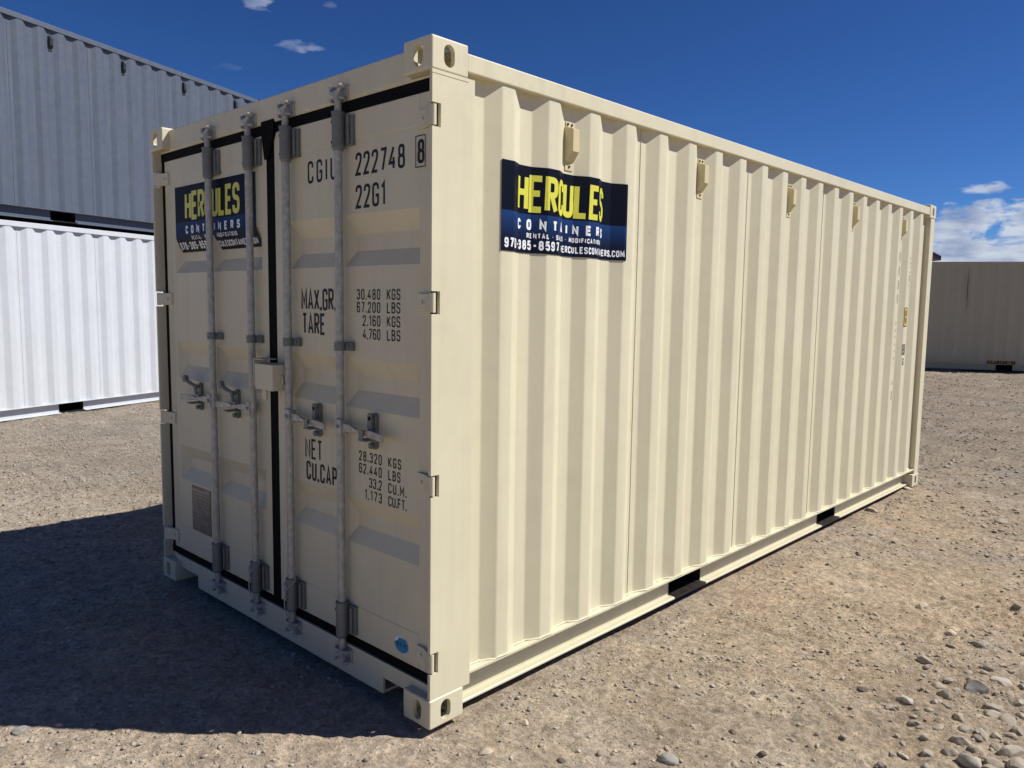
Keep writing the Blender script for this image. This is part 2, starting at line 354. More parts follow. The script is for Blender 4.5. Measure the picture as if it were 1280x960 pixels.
def text2d(txt, x, z, h, sw, cond=.55, gap=.16, right=None, length=None, slant=0):
    """flat ribbons: list of (quad points, level); width of a letter = its own factor * cond * h"""
    g = gap*h; adv = []
    for ch in txt:
        adv.append((.36*h*cond if ch == ' ' else (G[ch][0]*h*cond+0)) )
    tot = sum(a+sw+g for a in adv)-g
    if length is not None:
        if len(txt) > 1: g += (length-tot)/(len(txt)-1)
        tot = length
    if right is not None: x = right-tot
    quads = []; cx = x+sw/2
    for ch, a in zip(txt, adv):
        if ch != ' ':
            for li, pl in enumerate(G[ch][1]):
                pp = [((q[0]*a if G[ch][0] > 0 else 0)+cx, z+sw/2+q[1]*(h-sw))+((0,) if len(q) > 2 else ()) for q in pl]
                wid = sw*1.15 if ch in '.*' else sw
                if ch == '.': pp = [(cx, z), (cx, z+sw*1.2)]
                rp = rounded(pp, max(a*.46, .001)); l, r_ = ribbon(rp, wid)
                for i in range(len(l)-1):
                    quads.append(([r_[i], r_[i+1], l[i+1], l[i]], li))
        cx += a+sw+g
    if slant:
        quads = [([Vector((p.x+(p.y-z)*slant, p.y)) for p in q], l) for q, l in quads]
    return quads
def lay(quads, name, mat, parent, fmap, off, folds=None, lift=.0):
    """quads in (s,z) are cut at the folds of the surface and laid on it by fmap(s,z,height)"""
    bm = bmesh.new()
    for q, l in quads:
        vs = [bm.verts.new((p[0], l*.00012, p[1])) for p in q]
        try: bm.faces.new(vs)
        except ValueError: pass
    if folds:
        for s in folds:
            bmesh.ops.bisect_plane(bm, geom=bm.verts[:]+bm.edges[:]+bm.faces[:], plane_co=(s, 0, 0), plane_no=(1, 0, 0))
    for v in bm.verts: v.co = Vector(fmap(v.co.x, v.co.z, lift+v.co.y))-Vector(off)
    me = bpy.data.meshes.new(name); bm.to_mesh(me); bm.free(); me.materials.append(M[mat])
    o = bpy.data.objects.new(name, me); C.objects.link(o); o.parent = parent; return o

# ------------------------------------------------------------------ corner casting (made once)
def stadium(w, h, n=10):
    r = w/2; pts = []
    for i in range(n+1): a = math.pi*i/n; pts.append((r*math.cos(a), h/2-r+r*math.sin(a)))
    for i in range(n+1): a = math.pi+math.pi*i/n; pts.append((r*math.cos(a), -h/2+r+r*math.sin(a)))
    return pts
def make_casting():
    b = MB(); b.box(-.162, 0, 0, .178, 0, .118)
    o = b.build('casting_block', 'cream', bevel=.007); o.modifiers[0].segments = 3
    cut = []
    c = MB(); c.box(-.142, -.020, .020, .158, .016, .102); cut.append(c.build('c', 'cream'))
    c = MB(); c.prism([(.083+a, .060+z) for a, z in stadium(.052, .080)], -.05, .05, 'x'); cut.append(c.build('c', 'cream'))
    c = MB(); c.prism([(-.076+a, .060+z) for a, z in reversed(stadium(.052, .080))], -.05, .05, 'y'); cut.append(c.build('c', 'cream'))
    c = MB(); c.prism([(-.08+a, .089+z) for a, z in stadium(.060, .120)], -.05, .05, 'z'); cut.append(c.build('c', 'cream'))
    for k in cut:
        bm = bmesh.new(); bm.from_mesh(k.data); bmesh.ops.recalc_face_normals(bm, faces=bm.faces); bm.to_mesh(k.data); bm.free()
        mo = o.modifiers.new('b', 'BOOLEAN'); mo.operation = 'DIFFERENCE'; mo.object = k; mo.solver = 'EXACT'
    bpy.context.view_layer.update()
    dg = bpy.context.evaluated_depsgraph_get(); me = bpy.data.meshes.new_from_object(o.evaluated_get(dg))
    vs = np.array([v.co[:] for v in me.vertices]); fs = [tuple(p.vertices) for p in me.polygons]
    for k in cut+[o]: bpy.data.objects.remove(k, do_unlink=True)
    return vs, fs
CAST = make_casting()

# ------------------------------------------------------------------ container
L, W, H = 6.058, 2.438, 2.591
HINGE_Z = [2.318, 1.646, .958, .262]
ROD_X = [-1.768, -1.352, -1.015, -.605]
def profile(c0, p, y_end):
    """side wall line: list of (y, depth) ; depth 0 = outer, 1 = inner.  c0 = centre of the first inner flat"""
    pts = [(.205, 1)]; c = c0
    while c+.036+.068+.070+.068 < y_end-.04:
        pts += [(c+.036, 1), (c+.036+.0685, 0), (c+p-.036-.0685, 0), (c+p-.036, 1)]; c += p
    pts.append((y_end, 1)); return pts
XO, XI = -.012, -.048
def wall_at(prof, y):
    for (a, da), (b, db) in zip(prof, prof[1:]):
        if a <= y <= b: t = (y-a)/(b-a); return XO+(XI-XO)*(da+(db-da)*t)
    return XI
def container(name, loc, rz, paintm, ventm, c0, pitch, label, group=None, detail=True, seam_every=4, vents=True, pk=((1.83, 2.17), (3.888, 4.228))):
    root = empty(name); OFF = (-W/2, L/2, 0)
    tag(root, label, 'container', group)
    P = lambda mb, n, mt=paintm, par=root, **k: mb.build(n, mt, par, off=OFF, **k)
    # castings
    for mx in (0, 1):
        for my in (0, 1):
            for mz in (0, 1):
                mb = MB(); mb.add([tuple(v) for v in CAST[0]], CAST[1])
                mir = [(0, -W/2)]*mx+[(1, L/2)]*my+[(2, H/2)]*mz
                P(mb, 'corner_casting', mirror=mir)
    # door posts with hinge notches, far posts
    full = [(-.004, .006), (-.004, .215), (-.075, .215), (-.075, .056), (-.019, .056), (-.019, .006)]
    notch = [(-.004, .047), (-.004, .215), (-.075, .215), (-.075, .056), (-.019, .056), (-.019, .047)]
    for mx in (0, 1):
        mb = MB(); z = .117; cuts = sorted(HINGE_Z)
        for hz in cuts:
            mb.prism(full, z, hz-.042); mb.prism(notch, hz-.042, hz+.042); z = hz+.042
        mb.prism(full, z, H-.117)
        mb.box(-.010, -.0025, .004, .182, H-.130, H-.117)      # weld under the top casting
        P(mb, 'corner_post', mirror=[(0, -W/2)]*mx)
        mb = MB(); mb.prism([(-.004, L-.125), (-.004, L-.005), (-.12, L-.005), (-.12, L-.125)], .117, H-.117)
        P(mb, 'corner_post', mirror=[(0, -W/2)]*mx, bevel=.006)
    # headers, sills
    mb = MB(); mb.box(-W+.162, -.162, .04, .13, 2.468, 2.578); mb.box(-W+.03, -.03, .042, .12, 2.462, 2.472); P(mb, 'door_header', bevel=.005)
    mb = MB(); zz = .083
    poly = [(-W+.10, .150), (-W+.10, .105), (-W+.162, .105), (-W+.162, zz), (-W+.378, zz), (-W+.378, .012), (-.345, .012), (-.345, zz), (-.162, zz), (-.162, .105), (-.06, .105), (-.06, .150)]
    mb.prism([(a, b) for a, b in poly], .04, .052, 'y')
    mb.box(-W+.378, -.345, .052, .16, .012, .024); mb.box(-W+.06, -.06, .052, .20, .142, .160)
    mb.box(-W+.16, -.16, .155, .165, .02, .142)
    o = P(mb, 'door_sill')
    bm = bmesh.new(); bm.from_mesh(o.data); bmesh.ops.recalc_face_normals(bm, faces=bm.faces); bm.to_mesh(o.data); bm.free()
    mb = MB(); mb.box(-W+.16, -.16, L-.09, L-.008, 2.47, 2.57); P(mb, 'end_header', bevel=.005)
    mb = MB(); mb.box(-W+.16, -.16, L-.09, L-.008, .02, .16); P(mb, 'end_sill', bevel=.005)
    # end wall
    mb = MB(); n = 8; xs = np.linspace(-W+.11, -.11, n*4+1); ys = [L-.055+(.0 if (i % 4) in (0, 1) else .04) for i in range(n*4+1)]
    vs = [(x, y, .158) for x, y in zip(xs, ys)]+[(x, y, 2.472) for x, y in zip(xs, ys)]; k = len(xs)
    mb.add(vs, [(i+1, i, i+k, i+1+k) for i in range(k-1)]); P(mb, 'end_wall')
    # roof
    mb = MB(); ys = []; y = .125; up_ = 0
    while y < L-.12: ys += [(y, up_)]; y += .05 if len(ys) % 2 else .055; up_ = up_ if len(ys) % 2 else 1-up_
    vs = [(-W+.05, y, 2.545+.018*u) for y, u in ys]+[(-.05, y, 2.545+.018*u) for y, u in ys]; k = len(ys)
    mb.add(vs, [(i, i+k, i+k+1, i+1) for i in range(k-1)]); P(mb, 'roof_panel')
    # side rails and walls
    prof = profile(c0, pitch, L-.118)
    for mx in (0, 1):
        mir = [(0, -W/2)]*mx
        mb = MB(); mb.box(-.064, -.004, .176, L-.176, 2.497, 2.565); P(mb, 'top_side_rail', mirror=mir, bevel=.005)
        mb = MB(); ys = [.179, *pk[0], *pk[1], L-.179]
        for a, b in ((ys[0], ys[1]), (ys[2], ys[3]), (ys[4], ys[5])):
            mb.box(-.089, -.083, a, b, .028, .156)
            mb.prism([(-.089, .019), (-.040, .019), (-.040, .026), (-.044, .030), (-.083, .030), (-.089, .030)], a, b, 'y')
        mb.box(-.11, -.006, .20, L-.11, .156, .165)
        o = P(mb, 'bottom_side_rail', mirror=mir)
        bm = bmesh.new(); bm.from_mesh(o.data); bmesh.ops.recalc_face_normals(bm, faces=bm.faces); bm.to_mesh(o.data); bm.free()
        # wall
        mb = MB(); xs = [(XO+(XI-XO)*d, y) for y, d in prof]; k = len(xs)
        # rounded folds
        line = []
        for i, (x, y) in enumerate(xs):
            if i in (0, k-1): line.append((x, y)); continue
            a = Vector(xs[i-1]); b = Vector((x, y)); c = Vector(xs[i+1]); q = .007
            s = b+(a-b).normalized()*q; e = b+(c-b).normalized()*q
            for t in (0, .35, .65, 1): line.append(tuple(s*(1-t)**2+b*2*t*(1-t)+e*t*t))
        k = len(line); zs = [.160, 2.505]
        vs = [(x, y, z) for z in zs for x, y in line]
        mb.add(vs, [(i, i+1, i+1+k, i+k) for i in range(k-1)], True)
        seams = []
        y = c0+pitch*4
        while y < L-.5: seams.append(y-.01); y += pitch*seam_every
        for ys_ in seams:
            pts = [(XI+.001, ys_+rng.normal()*.0006, z) for z in np.linspace(.17, 2.5, 60)]
            mb.tube(pts, .0028, 6, False)
        if detail and mx == 0:   # bead of sealant along the foot of the wall
            pts = []
            for (x, y), (x2, y2) in zip(line, line[1:]):
                for t in np.linspace(0, 1, max(2, int((y2-y)/.02)+1))[:-1]:
                    pts.append((x+(x2-x)*t+.003, y+(y2-y)*t, .168+rng.normal()*.0012))
            mb.tube(pts, .0048, 6, False)
        P(mb, 'side_wall', mirror=mir)
        # forklift pockets: black tunnels with their own strip of flange
        for a, b in pk:
            mb = MB()
            mb.box(-W/2+.002, -.0815, a-.004, a, .022, .155); mb.box(-W/2+.002, -.0815, b, b+.004, .022, .155)
            mb.box(-W/2+.002, -.082, a, b, .150, .1545)
            mb.box(-W/2+.002, -.0385, a, b, .0175, .0315)
            mb.box(-.8, -.79, a, b, .0315, .15)
            P(mb, 'forklift_pocket', 'blackpaint', mirror=mir)
        # vents
        for kk in (1, 5, 9, 13, 17):
            yc = c0+pitch*(kk+ (1 if c0 < .3 else 0)); 
            if yc > L-.4 or not vents: continue
            mb = MB(); w = .031
            mb.add([(XI+.001, yc-w, 2.262), (XI+.001, yc+w, 2.262), (XI+.001, yc+w, 2.412), (XI+.001, yc-w, 2.412),
                    (-.006, yc-w+.010, 2.305), (-.006, yc+w-.010, 2.305), (-.006, yc+w-.010, 2.400), (-.006, yc-w+.010, 2.400)],
                   [(0, 1, 2, 3), (7, 6, 5, 4), (0, 4, 5, 1), (1, 5, 6, 2), (2, 6, 7, 3), (3, 7, 4, 0)])
            mb.box(XI+.001, XI+.004, yc-w+.004, yc+w-.004, 2.412, 2.436); mb.box(XI+.001, XI+.004, yc-w+.004, yc+w-.004, 2.228, 2.262)
            o = P(mb, 'vent', ventm, mirror=mir, bevel=.003)
            bm = bmesh.new(); bm.from_mesh(o.data); bmesh.ops.recalc_face_normals(bm, faces=bm.faces); bm.to_mesh(o.data); bm.free()
            for dy, zc in ((-.015, 2.424), (.013, 2.424), (0, 2.246)):
                mb = MB(); mb.tube([(XI+.003, yc+dy, zc), (XI+.008, yc+dy, zc)], .0055, 8)
                P(mb, 'screw', 'blackpaint', o, mirror=mir)
    mb = MB(); mb.box(-W+.09, -.09, .12, L-.09, .166, .19); P(mb, 'floor_panel', 'floorboard')
    y = .35
    while y < L-.3:
        if not any(a-.06 < y < b+.02 for a, b in pk): mb = MB(); mb.box(-W+.0895, -.0895, y, y+.045, .035, .155); P(mb, 'cross_member', 'dark_under')
        y += .29
    # ---- doors
    rows = [(2.004, 1.924, 1.857, 1.792), (1.408, 1.338, 1.272, 1.200), (.812, .742, .680, .612)]
    doors = []
    for side in (0, 1):
        if side == 0: x0, x1 = -2.370, -1.237; pits = [(-2.262, -1.815), (-1.795, -1.290)]
        else: x0, x1 = -1.171, -.062; pits = [(-1.045, -.640), (-.615, -.125)]
        yf = .050
        mb = MB()
        # frame of the leaf
        z0, z1 = .190, 2.417; sx = .062
        mb.box(x0, x0+sx, yf, yf+.05, z0, z1); mb.box(x1-sx, x1, yf, yf+.05, z0, z1)
        mb.box(x0+sx, x1-sx, yf, yf+.05, 2.300, z1); mb.box(x0+sx, x1-sx, yf, yf+.05, z0, .333)
        d = P(mb, 'door', bevel=.003)
        # pressed panel
        pn = MB(); yp = yf+.0022; D = .036; a0, a1 = x0+sx, x1-sx
        zb = 2.300
        def q(x, y, X, Y): pass
        for (t, ti, bi, b_) in rows:
            pn.add([(a0, yp, t), (a1, yp, t), (a1, yp, zb), (a0, yp, zb)], [(0, 1, 2, 3)])
            xx = a0
            for (pa, pb) in pits:
                pn.add([(xx, yp, b_), (pa, yp, b_), (pa, yp, t), (xx, yp, t)], [(0, 1, 2, 3)])
                e = .042
                pn.add([(pa, yp, b_), (pb, yp, b_), (pb, yp, t), (pa, yp, t), (pa+e, yp+D, bi), (pb-e, yp+D, bi), (pb-e, yp+D, ti), (pa+e, yp+D, ti)],
                       [(4, 5, 6, 7), (0, 1, 5, 4), (1, 2, 6, 5), (2, 3, 7, 6), (3, 0, 4, 7)])
                xx = pb
            pn.add([(xx, yp, b_), (a1, yp, b_), (a1, yp, t), (xx, yp, t)], [(0, 1, 2, 3)])
            zb = b_
        pn.add([(a0, yp, .333), (a1, yp, .333), (a1, yp, zb), (a0, yp, zb)], [(0, 1, 2, 3)])
        bmo = pn.build('door_panel', paintm, d, off=OFF)
        bm = bmesh.new(); bm.from_mesh(bmo.data); bmesh.ops.remove_doubles(bm, verts=bm.verts, dist=.0004); bm.to_mesh(bmo.data); bm.free()
        doors.append(d)
        # hinges (children of the door)
        for hz in HINGE_Z:
            mb = MB(); sgn = 1
            # knuckle in the post notch, leaf running across the gap to the door
            mb.tube([(-.013, .019, hz-.036), (-.013, .019, hz+.036)], .011, 14)
            pts = [(-.010, .008), (-.075, .0335), (-.125, .0395), (-.128, .0495), (-.07, .0495), (-.010, .022)]
            mb.prism(pts, hz-.034, hz+.034)
            mb.tube([(-.095, .030, hz), (-.095, .040, hz)], .008, 10)
            o = mb.build('hinge', paintm, d, off=OFF, mirror=[(0, -W/2)] if side == 0 else None, bevel=.003)
            bm = bmesh.new(); bm.from_mesh(o.data); bmesh.ops.recalc_face_normals(bm, faces=bm.faces); bm.to_mesh(o.data); bm.free()
    # rubber seal round and between the leaves
    mb = MB(); yg = .0475
    mb.box(-2.405, -.033, yg, yg+.03, 2.417, 2.4675); mb.box(-2.405, -.033, yg, yg+.03, .1515, .190)
    mb.box(-1.237, -1.171, yg, yg+.03, .190, 2.417)
    mb.box(-2.405, -2.370, yg+.003, yg+.03, .190, 2.417); mb.box(-.062, -.033, yg+.003, yg+.03, .190, 2.417)
    mb.prism([(-1.262, 2.417), (-1.237, 2.30), (-1.205, 2.30), (-1.150, 2.417), (-1.150, 2.4745), (-1.262, 2.4745)], .036, yg+.002, 'y')
    o = P(mb, 'door_gasket', 'rubber')
    bm = bmesh.new(); bm.from_mesh(o.data); bmesh.ops.recalc_face_normals(bm, faces=bm.faces); bm.to_mesh(o.data); bm.free()
    # ---- locking rods
    ry = .017
    for i, rx in enumerate(ROD_X):
        mb = MB(); mb.tube([(rx, ry, z) for z in (.118, .2, 1.3, 2.3, 2.475)], [.014, .0175, .0175, .0175, .014], 16)
        rod = P(mb, 'lock_rod', 'galv')
        for (za, zb) in ((2.272, 2.408), (.196, .338)):       # long painted guide brackets
            g = MB(); g.tube([(rx, ry, za), (rx, ry, zb)], .0265, 18); g.tube([(rx, ry, za-.012), (rx, ry, za)], [.020, .0245], 16); g.tube([(rx, ry, zb), (rx, ry, zb+.008)], [.0285, .0285], 16)
            g.box(rx+.018, rx+.072, .036, .0492, za+.008, zb-.006)
            g.box(rx-.030, rx-.010, ry+.005, .0492, za+.010, zb-.010)
            g.tube([(rx+.050, .030, za+.012), (rx+.050, .030, zb-.012)], .006, 8)
            for zc in (za+.03, zb-.03):
                g.tube([(rx+.050, .026, zc), (rx+.050, .040, zc)], .008, 8)
            o = P(g, 'rod_guide', 'bracket', rod, bevel=.002)
            for zc in (za+.025, zb-.03):
                s_ = MB(); s_.tube([(rx-.0255, ry-.012, zc), (rx-.0285, ry-.0135, zc)], .0062, 8); P(s_, 'rivet', 'blackpaint', rod)
        g = MB(); zc = 1.458                                   # middle guide
        g.tube([(rx, ry, zc-.018), (rx, ry, zc+.018)], .0245, 16); g.box(rx+.01, rx+.062, .030, .0492, zc-.018, zc+.018)
        g.tube([(rx+.045, .024, zc), (rx+.045, .034, zc)], .009, 6)
        P(g, 'rod_guide', 'bracket', rod, bevel=.002)
        for zc, s in ((2.490, 1), (.104, -1)):                 # cams and keepers
            g = MB()
            g.tube([(rx, ry, zc-s*.03), (rx, ry, zc-s*.006)], [.020, .017], 12)
            g.box(rx-.018, rx+.018, ry-.016, ry+.016, zc-.011, zc+.011)
            g.tube([(rx-.010, ry-.006, zc), (rx-.030, ry-.012, zc+s*.004), (rx-.036, ry-.008, zc+s*.022)], [.011, .010, .006], 8)
            g.tube([(rx+.010, ry-.006, zc+s*.004), (rx+.026, ry-.010, zc+s*.014), (rx+.030, ry, zc+s*.026)], [.011, .009, .006], 8)
            P(g, 'cam', 'galv', rod, bevel=.002)
            k = MB(); k.box(rx-.040, rx+.046, .033, .0405, zc-.030, zc+.030)
            for zz_ in (zc-.024, zc+.024):
                k.tube([(rx-.034, .034, zz_), (rx-.040, .012, zz_), (rx-.030, .000, zz_)], [.009, .009, .006], 8)
                k.tube([(rx+.030, .034, zz_), (rx+.042, .012, zz_), (rx+.034, -.003, zz_)], [.009, .009, .006], 8)
            P(k, 'cam_keeper', 'galv', rod, bevel=.002)
        # handle, hub and catch
        s = -1 if i < 2 else 1; hz = 1.118
        g = MB()
        def bx(x0, x1, *r): g.box(min(rx+s*x0, rx+s*x1), max(rx+s*x0, rx+s*x1), *r)
        bx(-.006, .032, -.006, .0, hz-.036, hz+.034)            # hub plate
        bx(.020, .032, -.004, .034, hz-.030, hz+.028)
        g.tube([(rx+s*.012, -.007, hz), (rx+s*.012, -.016, hz)], .009, 6)
        P(g, 'hub', 'galv', rod, bevel=.002)
        g = MB()
        def ring(x, yc, zc, hy, hz_): return [(rx+s*x, yc-hy, zc-hz_), (rx+s*x, yc+hy, zc-hz_), (rx+s*x, yc+hy, zc+hz_), (rx+s*x, yc-hy, zc+hz_)]
        secs = [(.026, .008, hz, .004, .018), (.09, .007, hz-.001, .004, .016), (.135, .004, hz-.002, .010, .008), (.175, .001, hz-.002, .011, .005), (.205, -.002, hz-.003, .006, .013), (.245, -.005, hz-.005, .004, .016), (.330, -.010, hz-.010, .004, .015)]
        vs = []; [vs.extend(ring(*q_)) for q_ in secs]; n = len(secs)
        fs = [(j*4+a, j*4+(a+1) % 4, j*4+4+(a+1) % 4, j*4+4+a) for j in range(n-1) for a in range(4)]+[(0, 1, 2, 3), ((n-1)*4+3, (n-1)*4+2, (n-1)*4+1, (n-1)*4)]
        g.add(vs, fs); o = P(g, 'handle', 'galv', rod, bevel=.0025)
        bm = bmesh.new(); bm.from_mesh(o.data); bmesh.ops.recalc_face_normals(bm, faces=bm.faces); bm.to_mesh(o.data); bm.free()
        g = MB(); cx = rx+s*.205                               # catch
        g.prism([(cx+a, hz+z_) for a, z_ in reversed(stadium(.034, .152))], .036, .0505, 'y')
        for zc in (hz+.055, hz-.058):
            g.tube([(cx, .036, zc), (cx, .016, zc)], .009, 8); g.tube([(cx, .026, zc), (cx, .018, zc)], .0135, 6)
        g.box(cx-.026, cx+.020, -.022, .036, hz-.036, hz-.028)
        if s > 0:
            g.prism([(cx-.002+a, hz+.040+z_) for a, z_ in reversed(stadium(.026, .076))], .016, .024, 'y')
            g.box(cx-.026, cx+.002, -.020, -.013, hz-.034, hz+.012)
        else:
            g.tube([(cx+.005, .018, hz+.012), (cx+.004, .008, hz+.062), (cx-.022, -.006, hz+.075), (cx-.062, -.012, hz+.092)], [.009, .010, .011, .010], 8)
            g.tube([(cx-.070, -.020, hz+.096), (cx-.070, .002, hz+.096)], .019, 12)
        P(g, 'handle_catch', 'bracket', rod, bevel=.002)
        if detail and i in (1, 2):                             # wire seal looped round the lower guide
            g = MB(); zc = .330
            g.tube([(rx-.030, ry-.01, zc), (rx-.02, ry-.030, zc-.018), (rx+.0, ry-.034, zc-.045), (rx+.018, ry-.028, zc-.020), (rx+.032, ry, zc+.012), (rx+.01, ry+.012, zc+.02)], .0035, 6)
            g.tube([(rx-.0, ry-.033, zc-.04), (rx-.012, ry-.034, zc-.10), (rx-.004, ry-.032, zc-.15), (rx+.010, ry-.022, zc-.185)], .0035, 6)
            P(g, 'wire_seal', 'galv', rod)
    # lock box straddling the leaves
    mb = MB(); xa, xb = -1.212, -1.050
    mb.box(xa, xb, -.046, -.042, 1.232, 1.352); mb.box(xb-.004, xb, -.042, .050, 1.232, 1.352); mb.box(xa, xa+.004, -.042, .050, 1.232, 1.352); mb.box(xa+.004, xb-.004, -.042, .050, 1.348, 1.352)
    o = P(mb, 'lock_box', bevel=.003)
    mb = MB(); mb.tube([(xb+.001, .0, 1.300), (xb+.012, -.002, 1.292), (xb+.014, -.004, 1.270), (xb+.010, .006, 1.262), (xb+.006, .014, 1.280)], .0045, 8); P(mb, 'lock_hook', paintm, o)
    mb = MB(); mb.box(-1.270, -1.264, -.022, .0505, 1.240, 1.372); mb.box(-1.264, -1.175, -.022, .0505, 1.366, 1.372); P(mb, 'lock_bracket', bevel=.002)
    mb = MB(); mb.box(-1.190, -1.155, -.022, -.010, 1.180, 1.240); P(mb, 'lock_tab', bevel=.002)
    root.location = Vector(loc)+Matrix.Rotation(rz, 3, 'Z') @ Vector(OFF); root.rotation_euler = (0, 0, rz)
    return root, doors, prof, OFF

root, doors, prof, OFF = container('shipping_container', (0, 0, 0), 0, 'cream', 'vent', .2690, .2785,
    'cream shipping container in the foreground, closed doors, dark sign with yellow lettering on its side')

# ------------------------------------------------------------------ markings on the cream container
yd = .0514
dmap = lambda s, z, h: (s, yd-h, z)
RD = doors[1]
def dtext(txt, z, h, sw, x=None, right=None, length=None, name='marking', cond=.55, gap=.16, lf=.0):
    return lay(text2d(txt, x, z, h, sw, cond, gap, right, length), name, 'black_lettering', RD, dmap, OFF, lift=lf)
dtext('CGIU', 2.158, .097, .0125, x=-.892, length=.222)
dtext('222748', 2.157, .092, .0125, x=-.535, length=.320)
dtext('8', 2.162, .088, .0125, x=-.137, cond=.5, lf=.003)
bx_ = [([Vector(p) for p in q], l) for q, l in ((((-.150, 2.148), (-.091, 2.148), (-.091, 2.1515), (-.150, 2.1515)), 0), (((-.150, 2.2615), (-.091, 2.2615), (-.091, 2.265), (-.150, 2.265)), 0),
      (((-.150, 2.1515), (-.1465, 2.1515), (-.1465, 2.2615), (-.150, 2.2615)), 1), (((-.0945, 2.1515), (-.091, 2.1515), (-.091, 2.2615), (-.0945, 2.2615)), 1))]
lay(bx_, 'marking_box', 'black_lettering', RD, dmap, OFF, lift=.003)
dtext('22G1', 2.025, .095, .0125, x=-.535, length=.200)
dtext('MAX.GR.', 1.605, .096, .0130, x=-.957, length=.276, cond=.45)
dtext('TARE', 1.497, .096, .0130, x=-.950, length=.184, cond=.46)
for z, a, b in ((1.654, '30.480', 'KGS'), (1.601, '67.200', 'LBS'), (1.5465, '2.160', 'KGS'), (1.492, '4.760', 'LBS')):
    dtext(a, z, .0445, .0062, right=-.371, length=.160 if len(a) == 6 else .120, cond=.62); dtext(b, z, .0445, .0062, x=-.329, length=.086, cond=.66)
dtext('NET', .929, .094, .0112, x=-.940, length=.140, cond=.50, gap=.12)
dtext('CU.CAP.', .830, .088, .0130, x=-.932, length=.268, cond=.46)
for z, a, b, l, l2 in ((.979, '28.320', 'KGS', .158, .084), (.926, '62.440', 'LBS', .158, .080), (.872, '33.2', 'CU.M.', .088, .118), (.818, '1.173', 'CU.FT.', .118, .118)):
    dtext(a, z, .0430, .0062, right=-.364, length=l, cond=.62); dtext(b, z, .0430, .0062, x=-.322, length=l2, cond=.60)
# round sticker near the foot of the right leaf
def disc(cx, cz, rx_, rz_, n=28): return [([Vector((cx+rx_*math.cos(2*math.pi*i/n), cz+rz_*math.sin(2*math.pi*i/n))) for i in range(n)], 0)]
ylow = .0500
lmap = lambda s, z, h: (s, ylow-.0008-h, z)
st = lay(disc(-.233, .257, .046, .034), 'sticker', 'signwhite', RD, lmap, OFF)
blob = [([Vector((-.233+.046*math.cos(a)*k, .257+.034*math.sin(a)*k)) for a, k in zip(np.linspace(math.pi*.95, math.pi*2.35, 22), [.98]*22)], 0), ([Vector(p) for p in ((-.262, .262), (-.240, .259), (-.215, .272), (-.224, .286), (-.250, .284))], 1)]
lay(blob, 'sticker_print', 'ofblue', st, lmap, OFF, lift=.0004)
lay(text2d('OFIC', -.262, .249, .016, .0038, .8, .12, length=.060), 'sticker_text', 'black_lettering', st, lmap, OFF, lift=.0008)
# approval plate, lower left leaf
LD = doors[0]
pl = MB(); pl.box(-2.128, -1.902, .0480, .0521, .340, .597); pl = pl.build('data_plate', 'plate', LD, off=OFF, bevel=.001)
pr = MB()
pr.box(-2.118, -1.915, .0470, .0479, .572, .580); pr.box(-2.108, -1.925, .0470, .0479, .556, .561)
for (x, z) in ((-2.120, .589), (-1.910, .589), (-2.120, .348), (-1.910, .348)): pr.tube([(x, .0480, z), (x, .0455, z)], .004, 8)
for k in range(9): pr.box(-2.112, -1.918-.03*(k % 3), .0474, .0479, .535-.021*k, .5375-.021*k)
pr.build('plate_lines', 'platelite', pl, off=OFF)

# ---- banner print shared by both signs: s from 0..SW, z from 0..SH
SW_, SH_ = .905, .355
def sign(parent, fmap, folds, off):
    q = []
    ns = 60; ss = sorted(set(list(np.linspace(0, SW_, ns)))); zs = [0, .02, .075, .10, .14, .18, .22, .26, .30, SH_]
    q = [([Vector((a, c)), Vector((b, c)), Vector((b, d)), Vector((a, d))], 0) for a, b in zip(ss, ss[1:]) for c, d in zip(zs, zs[1:])]
    bgp = lay(q, 'sign', 'signbg', parent, fmap, off, folds, lift=.0016)
    bm = bmesh.new(); bm.from_mesh(bgp.data); bmesh.ops.remove_doubles(bm, verts=bm.verts, dist=.0001); bm.to_mesh(bgp.data); bm.free()
    sd_ = bgp.modifiers.new('t', 'SOLIDIFY'); sd_.thickness = .0012; sd_.offset = 0
    def t(txt, x0, x1, z0, z1, sw, mat, cond, name, slant=0, lf=.0028):
        return lay(text2d(txt, x0*SW_, (1-z1)*SH_, (z1-z0)*SH_, sw, cond, .14, None, (x1-x0)*SW_, slant), name, mat, bgp, fmap, off, folds, lift=lf)
    t('HERCULES', .135, .825, .095, .525, .0255, 'yellow', .52, 'sign_name', .03)
    t('CONTAINERS', .14, .825, .605, .730, .0110, 'signwhite', .72, 'sign_lettering')
    t('RENTAL * SALES * MODIFICATIONS', .215, .785, .765, .825, .0048, 'signwhite', .70, 'sign_lettering')
    t('970-385-8597', .02, .415, .850, .962, .0084, 'signwhite', .62, 'sign_lettering')
    t('HERCULESCONTAINERS.COM', .462, .985, .872, .958, .0060, 'signwhite', .62, 'sign_lettering')
    return bgp
